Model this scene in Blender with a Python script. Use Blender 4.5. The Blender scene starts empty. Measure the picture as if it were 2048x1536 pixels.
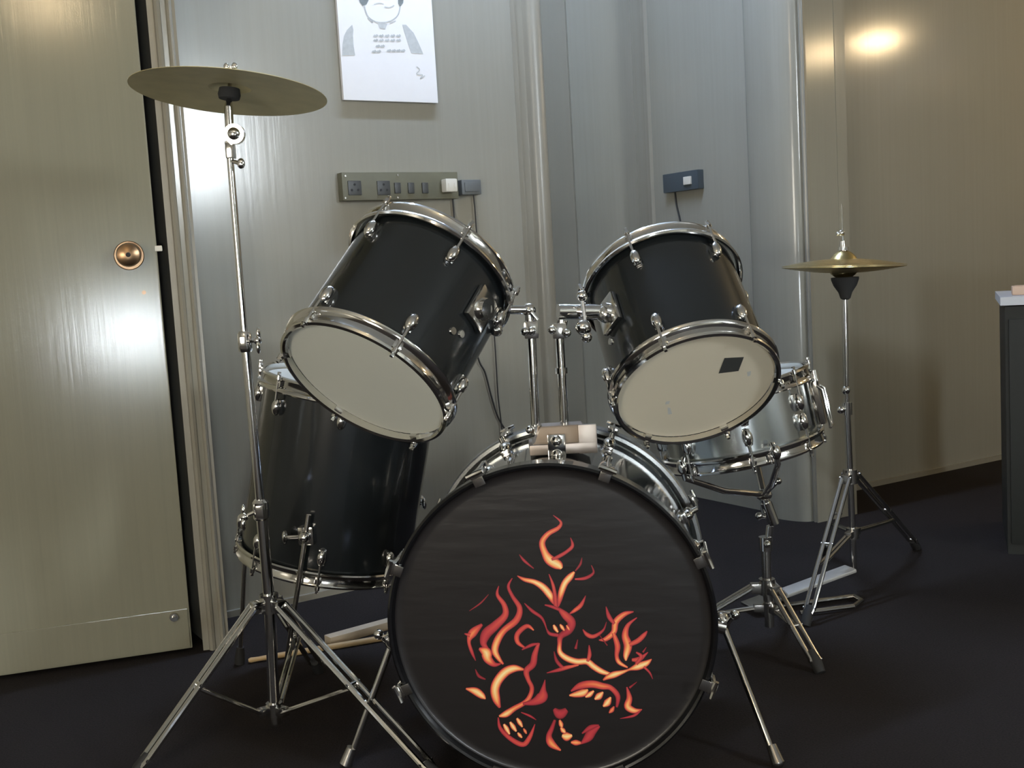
import bpy, bmesh, math, random
from mathutils import Vector as V, Matrix, Quaternion
random.seed(4)
PI = math.pi
col = bpy.context.scene.collection
# ---------------------------------------------------------------- camera model (measured from the photograph)
FPX = 2250.0; CAMH = 0.93
PITCH = math.atan(230/2250.0); ROLL = math.atan(0.0585)
FW = V((0, math.cos(PITCH), -math.sin(PITCH))); U0 = V((0, math.sin(PITCH), math.cos(PITCH))); R0 = V((1, 0, 0))
UP = math.cos(ROLL)*U0 + math.sin(ROLL)*R0
RI = math.cos(ROLL)*R0 - math.sin(ROLL)*U0
CP = V((0, 0, CAMH))
def ray(x, y): return FW + RI*((x-1024)/FPX) - UP*((y-768)/FPX)
def at(x, y, Y): d = ray(x, y); return CP + d*(Y/d.y)
def fl(x, y, z=0.0): d = ray(x, y); return CP + d*((z-CAMH)/d.z)
def onplane(x, y, p0, n): d = ray(x, y); return CP + d*((p0-CP).dot(n)/d.dot(n))
# ---------------------------------------------------------------- materials
def nt(name):
    m = bpy.data.materials.new(name); m.use_nodes = True
    t = m.node_tree; b = t.nodes['Principled BSDF']; return m, t, b
def simple(name, c, rough=0.5, metal=0.0, coat=0.0, spec=0.5, noise=0.0, nscale=40, bump=0.0, em=None, ems=0):
    m, t, b = nt(name)
    b.inputs['Base Color'].default_value = (*c, 1); b.inputs['Roughness'].default_value = rough
    b.inputs['Metallic'].default_value = metal; b.inputs['Coat Weight'].default_value = coat
    b.inputs['Coat Roughness'].default_value = 0.08
    b.inputs['Specular IOR Level'].default_value = spec
    if em: b.inputs['Emission Color'].default_value = (*em, 1); b.inputs['Emission Strength'].default_value = ems
    tc = t.nodes.new('ShaderNodeTexCoord'); n = t.nodes.new('ShaderNodeTexNoise'); n.inputs['Scale'].default_value = nscale
    n.inputs['Detail'].default_value = 5
    t.links.new(tc.outputs['Object'], n.inputs['Vector'])
    if noise:
        r = t.nodes.new('ShaderNodeMix'); r.data_type = 'RGBA'
        r.inputs[6].default_value = (*[max(0, k*(1-noise)) for k in c], 1); r.inputs[7].default_value = (*[min(1, k*(1+noise)) for k in c], 1)
        t.links.new(n.outputs['Fac'], r.inputs[0]); t.links.new(r.outputs[2], b.inputs['Base Color'])
    if bump:
        bp = t.nodes.new('ShaderNodeBump'); bp.inputs['Strength'].default_value = bump; bp.inputs['Distance'].default_value = 0.002
        t.links.new(n.outputs['Fac'], bp.inputs['Height']); t.links.new(bp.outputs['Normal'], b.inputs['Normal'])
    return m
def brushed(name, c, rough=0.3, streak=0.12, bump=0.25, spec=0.5):
    """gloss paint with brush streaks running up and down"""
    m, t, b = nt(name)
    tc = t.nodes.new('ShaderNodeTexCoord'); mp = t.nodes.new('ShaderNodeMapping'); mp.inputs['Scale'].default_value = (70, 70, 1.1)
    n = t.nodes.new('ShaderNodeTexNoise'); n.inputs['Scale'].default_value = 1; n.inputs['Detail'].default_value = 6; n.inputs['Roughness'].default_value = 0.7
    t.links.new(tc.outputs['Object'], mp.inputs['Vector']); t.links.new(mp.outputs['Vector'], n.inputs['Vector'])
    n2 = t.nodes.new('ShaderNodeTexNoise'); n2.inputs['Scale'].default_value = 2.2; n2.inputs['Detail'].default_value = 3
    t.links.new(tc.outputs['Object'], n2.inputs['Vector'])
    r = t.nodes.new('ShaderNodeMix'); r.data_type = 'RGBA'
    r.inputs[6].default_value = (*[k*(1-streak) for k in c], 1); r.inputs[7].default_value = (*[min(1, k*(1+streak)) for k in c], 1)
    ad = t.nodes.new('ShaderNodeMath'); ad.operation = 'MULTIPLY_ADD'; ad.inputs[1].default_value = 0.6; 
    sc = t.nodes.new('ShaderNodeMath'); sc.operation = 'MULTIPLY'; sc.inputs[1].default_value = 0.4
    t.links.new(n2.outputs['Fac'], sc.inputs[0]); t.links.new(n.outputs['Fac'], ad.inputs[0]); t.links.new(sc.outputs[0], ad.inputs[2])
    t.links.new(ad.outputs[0], r.inputs[0]); t.links.new(r.outputs[2], b.inputs['Base Color'])
    bp = t.nodes.new('ShaderNodeBump'); bp.inputs['Strength'].default_value = bump; bp.inputs['Distance'].default_value = 0.002
    t.links.new(n.outputs['Fac'], bp.inputs['Height']); t.links.new(bp.outputs['Normal'], b.inputs['Normal'])
    b.inputs['Roughness'].default_value = rough; b.inputs['Specular IOR Level'].default_value = spec
    return m
M = {}
M['wall'] = brushed('gloss_grey_paint', (0.30, 0.285, 0.235), 0.16, 0.15, 0.10)
M['door'] = brushed('gloss_olive_paint', (0.25, 0.238, 0.175), 0.16, 0.18, 0.12)
M['trim'] = brushed('trim_paint', (0.27, 0.25, 0.20), 0.28, 0.08, 0.15)
M['ceiling'] = simple('ceiling_paint', (0.5, 0.5, 0.47), 0.8, noise=0.05)
M['carpet'] = simple('dark_carpet', (0.024, 0.020, 0.019), 0.95, noise=0.6, nscale=260, bump=0.8, spec=0.1)
M['black'] = simple('black_lacquer', (0.009, 0.011, 0.012), 0.22, coat=0.5, noise=0.2)
M['basslac'] = simple('mirror_black_lacquer', (0.014, 0.015, 0.015), 0.07, coat=1.0)
M['hoopblack'] = simple('black_hoop_lacquer', (0.006, 0.006, 0.007), 0.2, coat=0.4)
M['chrome'] = simple('chrome', (0.78, 0.77, 0.75), 0.10, 1.0)
M['holder'] = simple('brushed_holder_metal', (0.34, 0.29, 0.25), 0.38, 0.8, noise=0.1)
M['greyhoop'] = simple('silver_grey_hoop', (0.42, 0.43, 0.42), 0.25, 0.85)
M['chromed'] = simple('worn_chrome', (0.50, 0.48, 0.45), 0.24, 1.0, noise=0.15, nscale=30)
M['steel'] = simple('steel_shell', (0.60, 0.64, 0.64), 0.2, 1.0, noise=0.1, nscale=8)
M['head'] = simple('white_drumhead', (0.66, 0.66, 0.58), 0.45, noise=0.03, nscale=6)
M['headr'] = simple('cream_drumhead', (0.64, 0.58, 0.45), 0.5, noise=0.03, nscale=6)
M['rubber'] = simple('black_rubber', (0.015, 0.014, 0.013), 0.7)
M['brass'] = simple('cymbal_bronze', (0.68, 0.55, 0.27), 0.27, 1.0, noise=0.25, nscale=14)
M['brassdark'] = simple('dull_cymbal_bronze', (0.50, 0.43, 0.24), 0.5, 0.3, noise=0.25, nscale=18)
M['felt'] = simple('dark_felt', (0.03, 0.03, 0.03), 0.9)
M['wood'] = simple('pale_wood', (0.55, 0.45, 0.32), 0.6, noise=0.12, nscale=12)
M['stick'] = simple('brown_stick_wood', (0.50, 0.34, 0.16), 0.55, noise=0.15, nscale=14)
M['pale'] = simple('pale_metal_plate', (0.62, 0.60, 0.56), 0.4, 0.6, noise=0.08)
M['paper'] = simple('white_paper', (0.82, 0.80, 0.78), 0.8, noise=0.02)
M['pencil'] = simple('pencil_grey', (0.50, 0.51, 0.49), 0.9, noise=0.18, nscale=90)
M['pencild'] = simple('pencil_dark_grey', (0.20, 0.22, 0.21), 0.9, noise=0.2, nscale=90)
M['board'] = simple('olive_board', (0.135, 0.13, 0.085), 0.5, noise=0.15, nscale=20)
M['socket'] = simple('dark_socket', (0.05, 0.052, 0.05), 0.4)
M['white'] = simple('white_plastic', (0.72, 0.69, 0.6), 0.4)
M['greyplastic'] = simple('grey_plastic', (0.12, 0.13, 0.13), 0.45)
M['sockbox'] = simple('slate_plastic', (0.06, 0.075, 0.085), 0.4)
M['cable'] = simple('black_cable', (0.02, 0.02, 0.02), 0.5)
M['knob'] = simple('aged_bronze_knob', (0.30, 0.19, 0.11), 0.3, 1.0, noise=0.4, nscale=30)
M['cabinet'] = simple('black_cabinet', (0.006, 0.008, 0.006), 0.6, noise=0.3)
M['cabtop'] = simple('pale_cabinet_top', (0.55, 0.57, 0.60), 0.35)
M['tan'] = simple('tan_card', (0.60, 0.42, 0.30), 0.7)
M['glass_lit'] = simple('daylit_window_pane', (0.8, 0.8, 0.8), 0.5, em=(0.86, 0.94, 1.0), ems=130.0)
M['glass_lit2'] = simple('daylit_back_window_pane', (0.8, 0.8, 0.8), 0.5, em=(0.88, 0.95, 1.0), ems=95.0)
M['tube'] = simple('fluorescent_tube_glow', (0.9, 0.9, 0.9), 0.5, em=(0.52, 0.68, 1.0), ems=200.0)
M['bulb'] = simple('warm_bulb_glow', (0.9, 0.8, 0.6), 0.5, em=(1.0, 0.74, 0.42), ems=340.0)
# bass drumhead: gloss black film, slightly wavy
m, t, b = nt('black_film_head'); M['film'] = m
b.inputs['Base Color'].default_value = (0.014, 0.012, 0.012, 1); b.inputs['Roughness'].default_value = 0.30
tc = t.nodes.new('ShaderNodeTexCoord'); mp = t.nodes.new('ShaderNodeMapping'); mp.inputs['Scale'].default_value = (9, 42, 9); mp.inputs['Rotation'].default_value = (0, 0, 0.35)
nn = t.nodes.new('ShaderNodeTexNoise'); nn.inputs['Scale'].default_value = 1.0; nn.inputs['Detail'].default_value = 3
bp = t.nodes.new('ShaderNodeBump'); bp.inputs['Strength'].default_value = 0.22; bp.inputs['Distance'].default_value = 0.003
t.links.new(tc.outputs['Object'], mp.inputs['Vector']); t.links.new(mp.outputs['Vector'], nn.inputs['Vector'])
t.links.new(nn.outputs['Fac'], bp.inputs['Height']); t.links.new(bp.outputs['Normal'], b.inputs['Normal'])
# flame ink: heat attribute -> ink colour
m, t, b = nt('flame_ink'); M['flame'] = m
a = t.nodes.new('ShaderNodeUVMap'); a.uv_map = 'UVMap'; sx = t.nodes.new('ShaderNodeSeparateXYZ'); t.links.new(a.outputs['UV'], sx.inputs[0]); cr = t.nodes.new('ShaderNodeValToRGB')
e = cr.color_ramp.elements; e[0].position = 0; e[0].color = (0.08, 0.006, 0.010, 1); e[1].position = 1; e[1].color = (1.0, 0.80, 0.40, 1)
for p_, c_ in ((0.18, (0.48, 0.035, 0.05, 1)), (0.4, (0.75, 0.12, 0.06, 1)), (0.65, (0.95, 0.42, 0.13, 1))):
    k = e.new(p_); k.color = c_
t.links.new(sx.outputs['Y'], cr.inputs['Fac']); t.links.new(cr.outputs['Color'], b.inputs['Base Color']); b.inputs['Roughness'].default_value = 0.4
# ---------------------------------------------------------------- mesh building
class MB:
    def __init__(s): s.bm = bmesh.new(); s.mi = 0
    def _mat(s, faces):
        for f in faces: f.material_index = s.mi; f.smooth = True
    def rings(s, rs, closed=False, caps=True):
        vs = [[s.bm.verts.new(p) for p in r] for r in rs]; n = len(vs[0]); fs = []
        prs = list(zip(vs, vs[1:])) + ([(vs[-1], vs[0])] if closed else [])
        for a, b in prs:
            for i in range(n):
                fs.append(s.bm.faces.new((a[i], a[(i+1) % n], b[(i+1) % n], b[i])))
        if caps and not closed:
            fs.append(s.bm.faces.new(vs[0][::-1])); fs.append(s.bm.faces.new(vs[-1]))
        s._mat(fs); return s
    def cyl(s, p0, p1, r0, r1=None, n=16):
        return s.tube([p0, p1], [r0, r0 if r1 is None else r1], n)
    def tube(s, pts, r, n=12):
        pts = [V(p) for p in pts]; rr = r if isinstance(r, (list, tuple)) else [r]*len(pts)
        rs = []; ref = None
        for i, p in enumerate(pts):
            d = (pts[min(i+1, len(pts)-1)] - pts[max(i-1, 0)]).normalized()
            if ref is None: ref = d.orthogonal().normalized()
            ref = (ref - d*ref.dot(d)).normalized(); w = d.cross(ref)
            rs.append([p + (ref*math.cos(2*PI*k/n) + w*math.sin(2*PI*k/n))*rr[i] for k in range(n)])
        return s.rings(rs)
    def lathe(s, prof, n=64, org=(0, 0, 0), ax=(0, 0, 1), closed=False, caps=False):
        """prof: (r, h) pairs around the axis"""
        ax = V(ax).normalized(); u = ax.orthogonal().normalized(); w = ax.cross(u); o = V(org)
        fs = []; vs = []
        for r, h in prof:
            if r < 1e-6: vs.append([s.bm.verts.new(o + ax*h)])
            else: vs.append([s.bm.verts.new(o + ax*h + (u*math.cos(2*PI*k/n) + w*math.sin(2*PI*k/n))*r) for k in range(n)])
        prs = list(zip(vs, vs[1:])) + ([(vs[-1], vs[0])] if closed else [])
        for a, b in prs:
            for i in range(n):
                j = (i+1) % n
                if len(a) == 1 and len(b) == 1: continue
                if len(a) == 1: fs.append(s.bm.faces.new((a[0], b[j], b[i])))
                elif len(b) == 1: fs.append(s.bm.faces.new((a[i], a[j], b[0])))
                else: fs.append(s.bm.faces.new((a[i], a[j], b[j], b[i])))
        s._mat(fs); return s
    def ball(s, c, r, sc=(1, 1, 1), n=14, ax=None):
        m = Matrix.Translation(V(c))
        if ax is not None: m = m @ V((0, 0, 1)).rotation_difference(V(ax)).to_matrix().to_4x4()
        m = m @ Matrix.Diagonal((r*sc[0], r*sc[1], r*sc[2], 1))
        g = bmesh.ops.create_uvsphere(s.bm, u_segments=n, v_segments=n//2+2, radius=1, matrix=m)
        s._mat({f for v in g['verts'] for f in v.link_faces}); return s
    def box(s, c, dx, dy, dz, ux=(1, 0, 0), uy=(0, 1, 0), uz=(0, 0, 1), bev=0.0):
        """full sizes dx, dy, dz along the axes"""
        ux = V(ux).normalized(); uy = V(uy).normalized(); uz = V(uz).normalized()
        R = Matrix((ux, uy, uz)).transposed().to_4x4()
        m = Matrix.Translation(V(c)) @ R @ Matrix.Diagonal((dx, dy, dz, 1))
        g = bmesh.ops.create_cube(s.bm, size=1, matrix=m)
        fs = {f for v in g['verts'] for f in v.link_faces}
        if bev:
            es = list({e for f in fs for e in f.edges})
            r = bmesh.ops.bevel(s.bm, geom=es, offset=bev, segments=2, affect='EDGES', profile=0.7)
            fs = set(r['faces']) | {f for v in r['verts'] for f in v.link_faces}
        s._mat(fs); return s
    def prism(s, poly, z0, z1):
        """poly: xy outline, extruded from z0 to z1"""
        a = [s.bm.verts.new((p[0], p[1], z0)) for p in poly]; b = [s.bm.verts.new((p[0], p[1], z1)) for p in poly]
        n = len(poly); fs = [s.bm.faces.new((a[i], a[(i+1) % n], b[(i+1) % n], b[i])) for i in range(n)]
        fs += [s.bm.faces.new(a[::-1]), s.bm.faces.new(b)]; s._mat(fs); return s
    def build(s, name, mats, parent=None, ang=35):
        bmesh.ops.recalc_face_normals(s.bm, faces=s.bm.faces[:])
        me = bpy.data.meshes.new(name); s.bm.to_mesh(me); s.bm.free()
        for m_ in (mats if isinstance(mats, (list, tuple)) else [mats]): me.materials.append(m_)
        try: me.set_sharp_from_angle(angle=math.radians(ang))
        except Exception: pass
        o = bpy.data.objects.new(name, me); col.objects.link(o)
        if parent is not None: o.parent = parent
        return o
def tag(o, label=None, cat=None, group=None, kind=None):
    if label: o['label'] = label
    if cat: o['category'] = cat
    if group: o['group'] = group
    if kind: o['kind'] = kind
    return o
def empty(name, loc=(0, 0, 0), rot=None):
    o = bpy.data.objects.new(name, None); col.objects.link(o); o.empty_display_size = 0.05
    M4 = Matrix.Translation(V(loc))
    if rot is not None: M4 = M4 @ rot.to_4x4()
    o.matrix_world = M4; return o
def frame_of(n):
    n = V(n).normalized(); a_ = n.cross(V((0, 0, 1)))
    if a_.length < 1e-3: a_ = V((1, 0, 0))
    a_.normalize(); b_ = n.cross(a_)
    return Matrix((a_, b_, n)).transposed()
def cp(o, mat, parent):
    """copy of a part with its own sub-parts"""
    c = o.copy(); col.objects.link(c); c.parent = parent; c.matrix_local = mat
    for ch in [x for x in bpy.data.objects if x.parent == o]:
        d = ch.copy(); col.objects.link(d); d.parent = c; d.matrix_local = ch.matrix_local.copy()
    return c
def rotz(a): return Matrix.Rotation(a, 4, 'Z')
def catmull(pts, k=6):
    P = [pts[0]] + list(pts) + [pts[-1]]; out = []
    for i in range(1, len(P)-2):
        p0, p1, p2, p3 = P[i-1:i+3]
        for j in range(k):
            t_ = j/k
            out.append([0.5*((2*b_) + (-a_+c_)*t_ + (2*a_-5*b_+4*c_-d_)*t_*t_ + (-a_+3*b_-3*c_+d_)*t_**3) for a_, b_, c_, d_ in zip(p0, p1, p2, p3)])
    out.append(list(pts[-1])); return out
def vpts(*p): return [V(q) for q in catmull([tuple(x) for x in p])]

# ================================================================ THE ROOM
def xy(v): return V((v.x, v.y, 0))
D0, D1 = xy(fl(0, 1360)), xy(fl(386, 1303)); dD = (D1-D0).normalized()
W0, W1 = xy(fl(450, 1235)), xy(fl(770, 1165)); dW = (W1-W0).normalized()
R0w, R1w = xy(fl(1780, 965)), xy(fl(2015, 915)); dR = (R1w-R0w).normalized()
PC = xy(fl(1640, 1045))                                   # corner of the casing at the right of the alcove
dB = V((-dW.y, dW.x, 0))                                  # square to the long wall, away from the camera
def hitv(x, y, p0, d):                                    # photo column -> point on the upright plane through p0 along d
    n = V((d.y, -d.x, 0)); return onplane(x, y, p0, n)
def inter(p, d, q, e):
    k = ((q.x-p.x)*e.y - (q.y-p.y)*e.x)/(d.x*e.y - d.y*e.x); return p + d*k
ZC = 2.75
def front(d): return V((d.y, -d.x, 0))                    # side of an upright plane that faces the room
def wallseg(name, a_, b_, mat, th=0.1, z0=-0.02, z1=ZC+0.02, n=None):
    d = (b_-a_).normalized()
    if n is None:
        n = front(d)
        if n.dot(-a_ + V((0.3, 0, 0))) < 0: n = -n
    m_ = MB(); m_.prism([a_, b_, b_-n*th, a_-n*th], z0, z1)
    return tag(m_.build(name, mat), kind='structure')
F0 = D1 + dD*0.026                                        # frame starts after the dark gap
F1 = F0 + dD*0.066
door_l = D1 - dD*0.80
far_l = D1 - dD*2.4
WL = inter(F1, dB, W0, dW)                                # where the frame's return meets the long wall
A0 = xy(hitv(1108, 600, W0, dW))
A1 = A0 + dB*0.5
A2 = inter(A1, dW, PC, dB)
R_a = inter(PC + dR*0.0, dR, PC, dR.yxz) if False else None
P1 = xy(hitv(1700, 500, PC, dR))
P2 = inter(P1, dB, R0w, dR)
R_end = R1w + dR*2.6
hinge = door_l - dD*0.03
wallseg('wall_front_left', far_l, hinge, M['wall'])
wallseg('wall_back', WL - dW*0.02, A0, M['wall'])
wallseg('wall_return_left', F1, WL + dB*0.05, M['wall'], th=0.04, n=dW)
wallseg('wall_alcove_left', A0 - dW*0.0, A1 + dB*0.1, M['wall'], th=0.06, n=dW)
wallseg('wall_alcove_back', A1 - dW*0.05, A2 + dW*0.1, M['wall'])
wallseg('wall_alcove_right', A2 + dB*0.1, PC + dB*0.02, M['wall'], th=0.09)
wallseg('wall_right_pier', PC, P1, M['wall'], th=0.09)
wallseg('wall_return_right', P1 - dR*0.0, P2 + dB*0.05, M['wall'], th=0.05, n=dW)
wallseg('wall_back_right', P2 - dR*0.05, R_end, M['wall'])
# dark sheet behind the door gap, added to stand in for its shade
lin = MB(); ga = D1 - dD*0.06 - front(dD)*0.30; gb = F0 + dD*0.05 - front(dD)*0.30
lin.prism([ga, gb, gb - front(dD)*0.03, ga - front(dD)*0.03], 0, ZC); tag(lin.build('gap_shade_sheet', M['felt']), kind='structure')
# far walls of the room
RB = V((R_end.x + 0.0, -2.6, 0)); LB = V((-3.4, -2.6, 0)); LT = V((-3.4, far_l.y - 0.0, 0))
def plainwall(name, a_, b_, mat=M['wall'], out=V((1, 0, 0)), th=0.1):
    m_ = MB(); m_.prism([a_, b_, b_+out*th, a_+out*th], -0.02, ZC+0.02); return tag(m_.build(name, mat), kind='structure')
plainwall('wall_right', V((R_end.x, -2.7, 0)), R_end + V((0, 0.1, 0)))
plainwall('wall_rear', V((-3.5, -2.6, 0)), V((R_end.x, -2.6, 0)), out=V((0, -1, 0)))
plainwall('wall_left', V((-3.4, -2.6, 0)), V((-3.4, far_l.y+0.1, 0)), out=V((-1, 0, 0)))
plainwall('wall_left_corner', V((-3.4, far_l.y, 0)), far_l, out=V((0, 1, 0)))
f = MB(); f.prism([(-3.5, -2.7), (R_end.x+0.1, -2.7), (R_end.x+0.1, 7.2), (-3.5, 7.2)], -0.06, 0.0); tag(f.build('floor', M['carpet']), kind='structure')
f = MB(); f.prism([(-3.5, -2.7), (R_end.x+0.1, -2.7), (R_end.x+0.1, 7.2), (-3.5, 7.2)], ZC, ZC+0.06); tag(f.build('ceiling', M['ceiling']), kind='structure')
# door leaf
nD = front(dD); UZ = V((0, 0, 1))
door = MB(); c = (D1+door_l)/2 - nD*0.02
door.box((c.x, c.y, 1.06), (D1-door_l).length, 0.04, 2.10, dD, nD, UZ, bev=0.003)
door = tag(door.build('door_1', M['door'], ang=5), 'tall olive grey painted door with round knob at the left', kind='structure')
k = MB(); c = (D1+door_l)/2 + nD*0.001
k.box((c.x, c.y, 0.065), (D1-door_l).length-0.01, 0.006, 0.10, dD, nD, UZ, bev=0.001); k.build('kick_plate', M['door'], door, ang=5)
kp = onplane(258, 511, D1, nD)
k = MB(); k.lathe([(0, 0.003), (0.034, 0.003), (0.036, 0.0), (0.036, -0.002)][::-1] , 32, kp, nD)
k.lathe([(0.011, 0.0), (0.011, 0.018), (0.02, 0.028), (0.0275, 0.038), (0.029, 0.047), (0.026, 0.056), (0.014, 0.061), (0, 0.062)], 32, kp, nD)
kn = k.build('door_knob', M['knob'], door)
k = MB(); k.ball(kp + nD*0.062, 0.006, (1, 1, 0.4), ax=nD); k.box(kp+nD*0.0625, 0.002, 0.004, 0.008, dD, nD, UZ); k.build('keyhole', M['felt'], kn)
k = MB(); q = onplane(317, 497, D1, nD); k.box(q, 0.018, 0.012, 0.014, dD, nD, UZ, bev=0.003); k.build('latch_bolt', M['white'], door)
k = MB(); q = onplane(348, 1233, D1, nD); k.cyl(q, q+nD*0.012, 0.013, 0.010); k.cyl(q+nD*0.012, q+nD*0.022, 0.006, 0.005); k.build('door_stop_bolt', M['chromed'], door)
k = MB(); q = onplane(288, 585, D1, nD); k.cyl(q, q+nD*0.003, 0.005); k.build('keyhole_cover', M['knob'], door)
# moulded door frame: stepped ridges across its face
def casing(name, a_, d, w, prof, z0=0.0, z1=ZC, n=None, mat=M['trim'], label=None):
    """prof: (fraction across, height off the wall)"""
    n = n or front(d); m_ = MB()
    poly = [a_ + d*(w*u) + n*h for u, h in prof]
    poly = [a_ + d*(w*prof[0][0]) - n*0.01] + poly + [a_ + d*(w*prof[-1][0]) - n*0.01]
    m_.prism(poly, z0, z1); return tag(m_.build(name, mat, ang=25), label, kind='structure')
casing('trim_1', F0, dD, 0.066, [(0, 0.004), (0.22, 0.006), (0.26, 0.014), (0.36, 0.018), (0.46, 0.014), (0.50, 0.006), (0.66, 0.006), (0.70, 0.012), (0.78, 0.015), (0.84, 0.011), (0.88, 0.002), (1, 0.002)])
T0 = xy(hitv(1036, 300, W0, dW)); wT = (A0-T0).length
prof = [(0, 0.001), (0.06, 0.012), (0.10, 0.012), (0.13, 0.004), (0.38, 0.004), (0.42, 0.012)] + [(0.42+0.56*(1-math.cos(PI*i/10))/2, 0.012+0.020*math.sin(PI*i/10)) for i in range(1, 10)] + [(0.99, 0.010), (1.0, 0.0)]
casing('trim_2', T0, dW, wT, prof)
# corner strip and rounded pier inside the alcove
q1 = xy(hitv(1290, 200, PC, dB)); q2 = xy(hitv(1301, 200, PC, dB))
nB = -dW
casing('trim_3', q2, (q1-q2).normalized(), (q1-q2).length, [(0, 0.001), (0.2, 0.012), (0.8, 0.012), (1, 0.001)], n=nB)
b0 = xy(hitv(1500, 300, PC, dB)); b1 = xy(hitv(1604, 300, PC, dB)); wb = (b1-b0).length
casing('trim_4', b0, -dB, wb, [(0, 0.0)] + [((1-math.cos(PI*i/16))/2, 0.055*math.sin(PI*i/16)) for i in range(1, 16)] + [(1, 0.0)], n=nB, mat=M['wall'])
c0 = xy(hitv(1606, 300, PC, dB)); wc = (PC-c0).length
casing('trim_5', c0, -dB, wc, [(0, 0.001), (0.15, 0.006), (0.4, 0.009), (0.6, 0.005), (0.75, 0.005), (0.85, 0.009), (0.97, 0.009), (1, 0.0)], n=nB)
q1 = xy(hitv(1146, 300, A1, dW)); 
casing('trim_6', A1 + dW*0.001, dW, max(0.02, (q1-A1).dot(dW)), [(0, 0.001), (0.02, 0.018), (0.96, 0.018), (1, 0.001)])
def baseboard(name, a_, b_, h=0.018, th=0.012):
    d = (b_-a_).normalized(); casing(name, a_, d, (b_-a_).length, [(0, th), (1, th)], 0.0, h)
baseboard('baseboard_back', WL + dW*0.01, T0)
baseboard('baseboard_right', P2 + dR*0.02, R1w + dR*1.5, 0.02)

# ================================================================ WALL FITTINGS
nW = front(dW)
def wp(x, y, off=0.0): return onplane(x, y, W0 + nW*off, nW)
# poster
pbl, pbr = wp(685, 203, 0.004), wp(873, 205, 0.004)
pw = (pbr-pbl).dot(dW); ph = pw*1.40; pz = (pbl.z+pbr.z)/2
poster = MB(); pc = xy(pbl) + dW*pw/2
pc = pc + nW*0.004
poster.box((pc.x, pc.y, pz+ph/2), pw, 0.012, ph, dW, nW, UZ, bev=0.001)
poster = tag(poster.build('poster', M['paper'], ang=5), 'white poster with a faint grey drawing of a person on the back wall', 'poster')
def pp(x, y): return onplane(x, y, pc + nW*0.0066, nW)
def patch(m_, pts, lift=0.0):
    vs = [m_.bm.verts.new(pp(*q) + nW*lift) for q in pts]; m_._mat([m_.bm.faces.new(vs)])
def zp(u, v): return (640+u/6.677, v/6.677)
dr = MB(); dr.mi = 0
for poly in ([(430, 330), (360, 400), (320, 480), (300, 600), (295, 740), (470, 740), (450, 620), (440, 480), (445, 400)],
             [(1100, 330), (1150, 330), (1250, 440), (1310, 560), (1380, 720), (1220, 710), (1170, 560), (1130, 440)],
             [(770, 290), (850, 300), (900, 320), (870, 390), (800, 380)]):
    patch(dr, [zp(*q) for q in poly])
def scrib(m_, pts, w, lift=0.0002):
    P = catmull([zp(*q) for q in pts], 5)
    for a_, b_ in zip(P, P[1:]):
        d = V((b_[0]-a_[0], b_[1]-a_[1])); 
        if d.length < 1e-4: continue
        n_ = V((-d.y, d.x)).normalized()*w/6.677/2
        patch(m_, [(a_[0]-n_.x, a_[1]-n_.y), (b_[0]-n_.x, b_[1]-n_.y), (b_[0]+n_.x, b_[1]+n_.y), (a_[0]+n_.x, a_[1]+n_.y)], lift)
scrib(dr, [(590, 60), (610, 150), (650, 230), (740, 290), (850, 300), (960, 270), (1040, 200), (1070, 90)], 16)
scrib(dr, [(720, 60), (790, 40), (850, 55)], 10); scrib(dr, [(860, 90), (930, 100), (990, 70)], 14)
scrib(dr, [(640, 240), (700, 290), (690, 300)], 22); scrib(dr, [(930, 310), (1010, 280)], 14)
for yy in (470, 530):
    for k_ in range(5): scrib(dr, [(720+k_*76, yy), (740+k_*76, yy+18), (770+k_*76, yy-4)], 30, 0.0002)
for yy, x0, nk in ((610, 750, 2), (680, 700, 2), (670, 900, 4)):
    for k_ in range(nk): scrib(dr, [(x0+k_*62, yy), (x0+20+k_*62, yy+16), (x0+46+k_*62, yy-6)], 32, 0.0002)
sg = MB(); scrib(sg, [(1290, 890), (1330, 930), (1290, 990), (1370, 1000), (1340, 1050), (1400, 1010)], 12)
sg.build('drawn_signature', M['pencil'], poster)
dr.build('pencil_drawing', M['pencil'], poster)
dh = MB(); patch(dh, [zp(*q) for q in [(510, -60), (660, -60), (650, 0), (620, 60), (570, 80), (530, 30)]], 0.0003); dh.build('drawn_hair', M['pencild'], poster); dh = MB(); patch(dh, [zp(*q) for q in [(1040, -60), (1120, -60), (1110, 40), (1070, 90), (1045, 50)]], 0.0003)
dh.build('drawn_hair', M['pencild'], poster)
# switch and socket board
bz0, bz1 = wp(680, 403).z, wp(672, 347).z
b0_, b1_ = xy(wp(676, 375)), xy(wp(906, 372)); bw = (b1_-b0_).dot(dW)
brd = empty('socket_board', (b0_.x, b0_.y, (bz0+bz1)/2))
tag(brd, 'long olive brown board of wall sockets under the poster', 'socket board')
def local(o, parent): o.parent = parent; o.matrix_parent_inverse = parent.matrix_world.inverted(); return o
def wbox(x, y, w, h, th, mat, name, parent, n=nW, d=dW, org=None, bev=0.002, off=0.0):
    p = onplane(x, y, (org if org is not None else W0), n); m_ = MB(); c_ = p + n*(off + th/2)
    m_.box(c_, w, th, h, d, n, UZ, bev=bev); return local(m_.build(name, mat), parent)
cxy = xy(b0_ + dW*bw/2)
m_ = MB(); m_.box((cxy + nW*0.016) + V((0, 0, (bz0+bz1)/2)), bw, 0.032, abs(bz1-bz0), dW, nW, UZ, bev=0.002); local(m_.build('board_panel', M['board']), brd)
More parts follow.
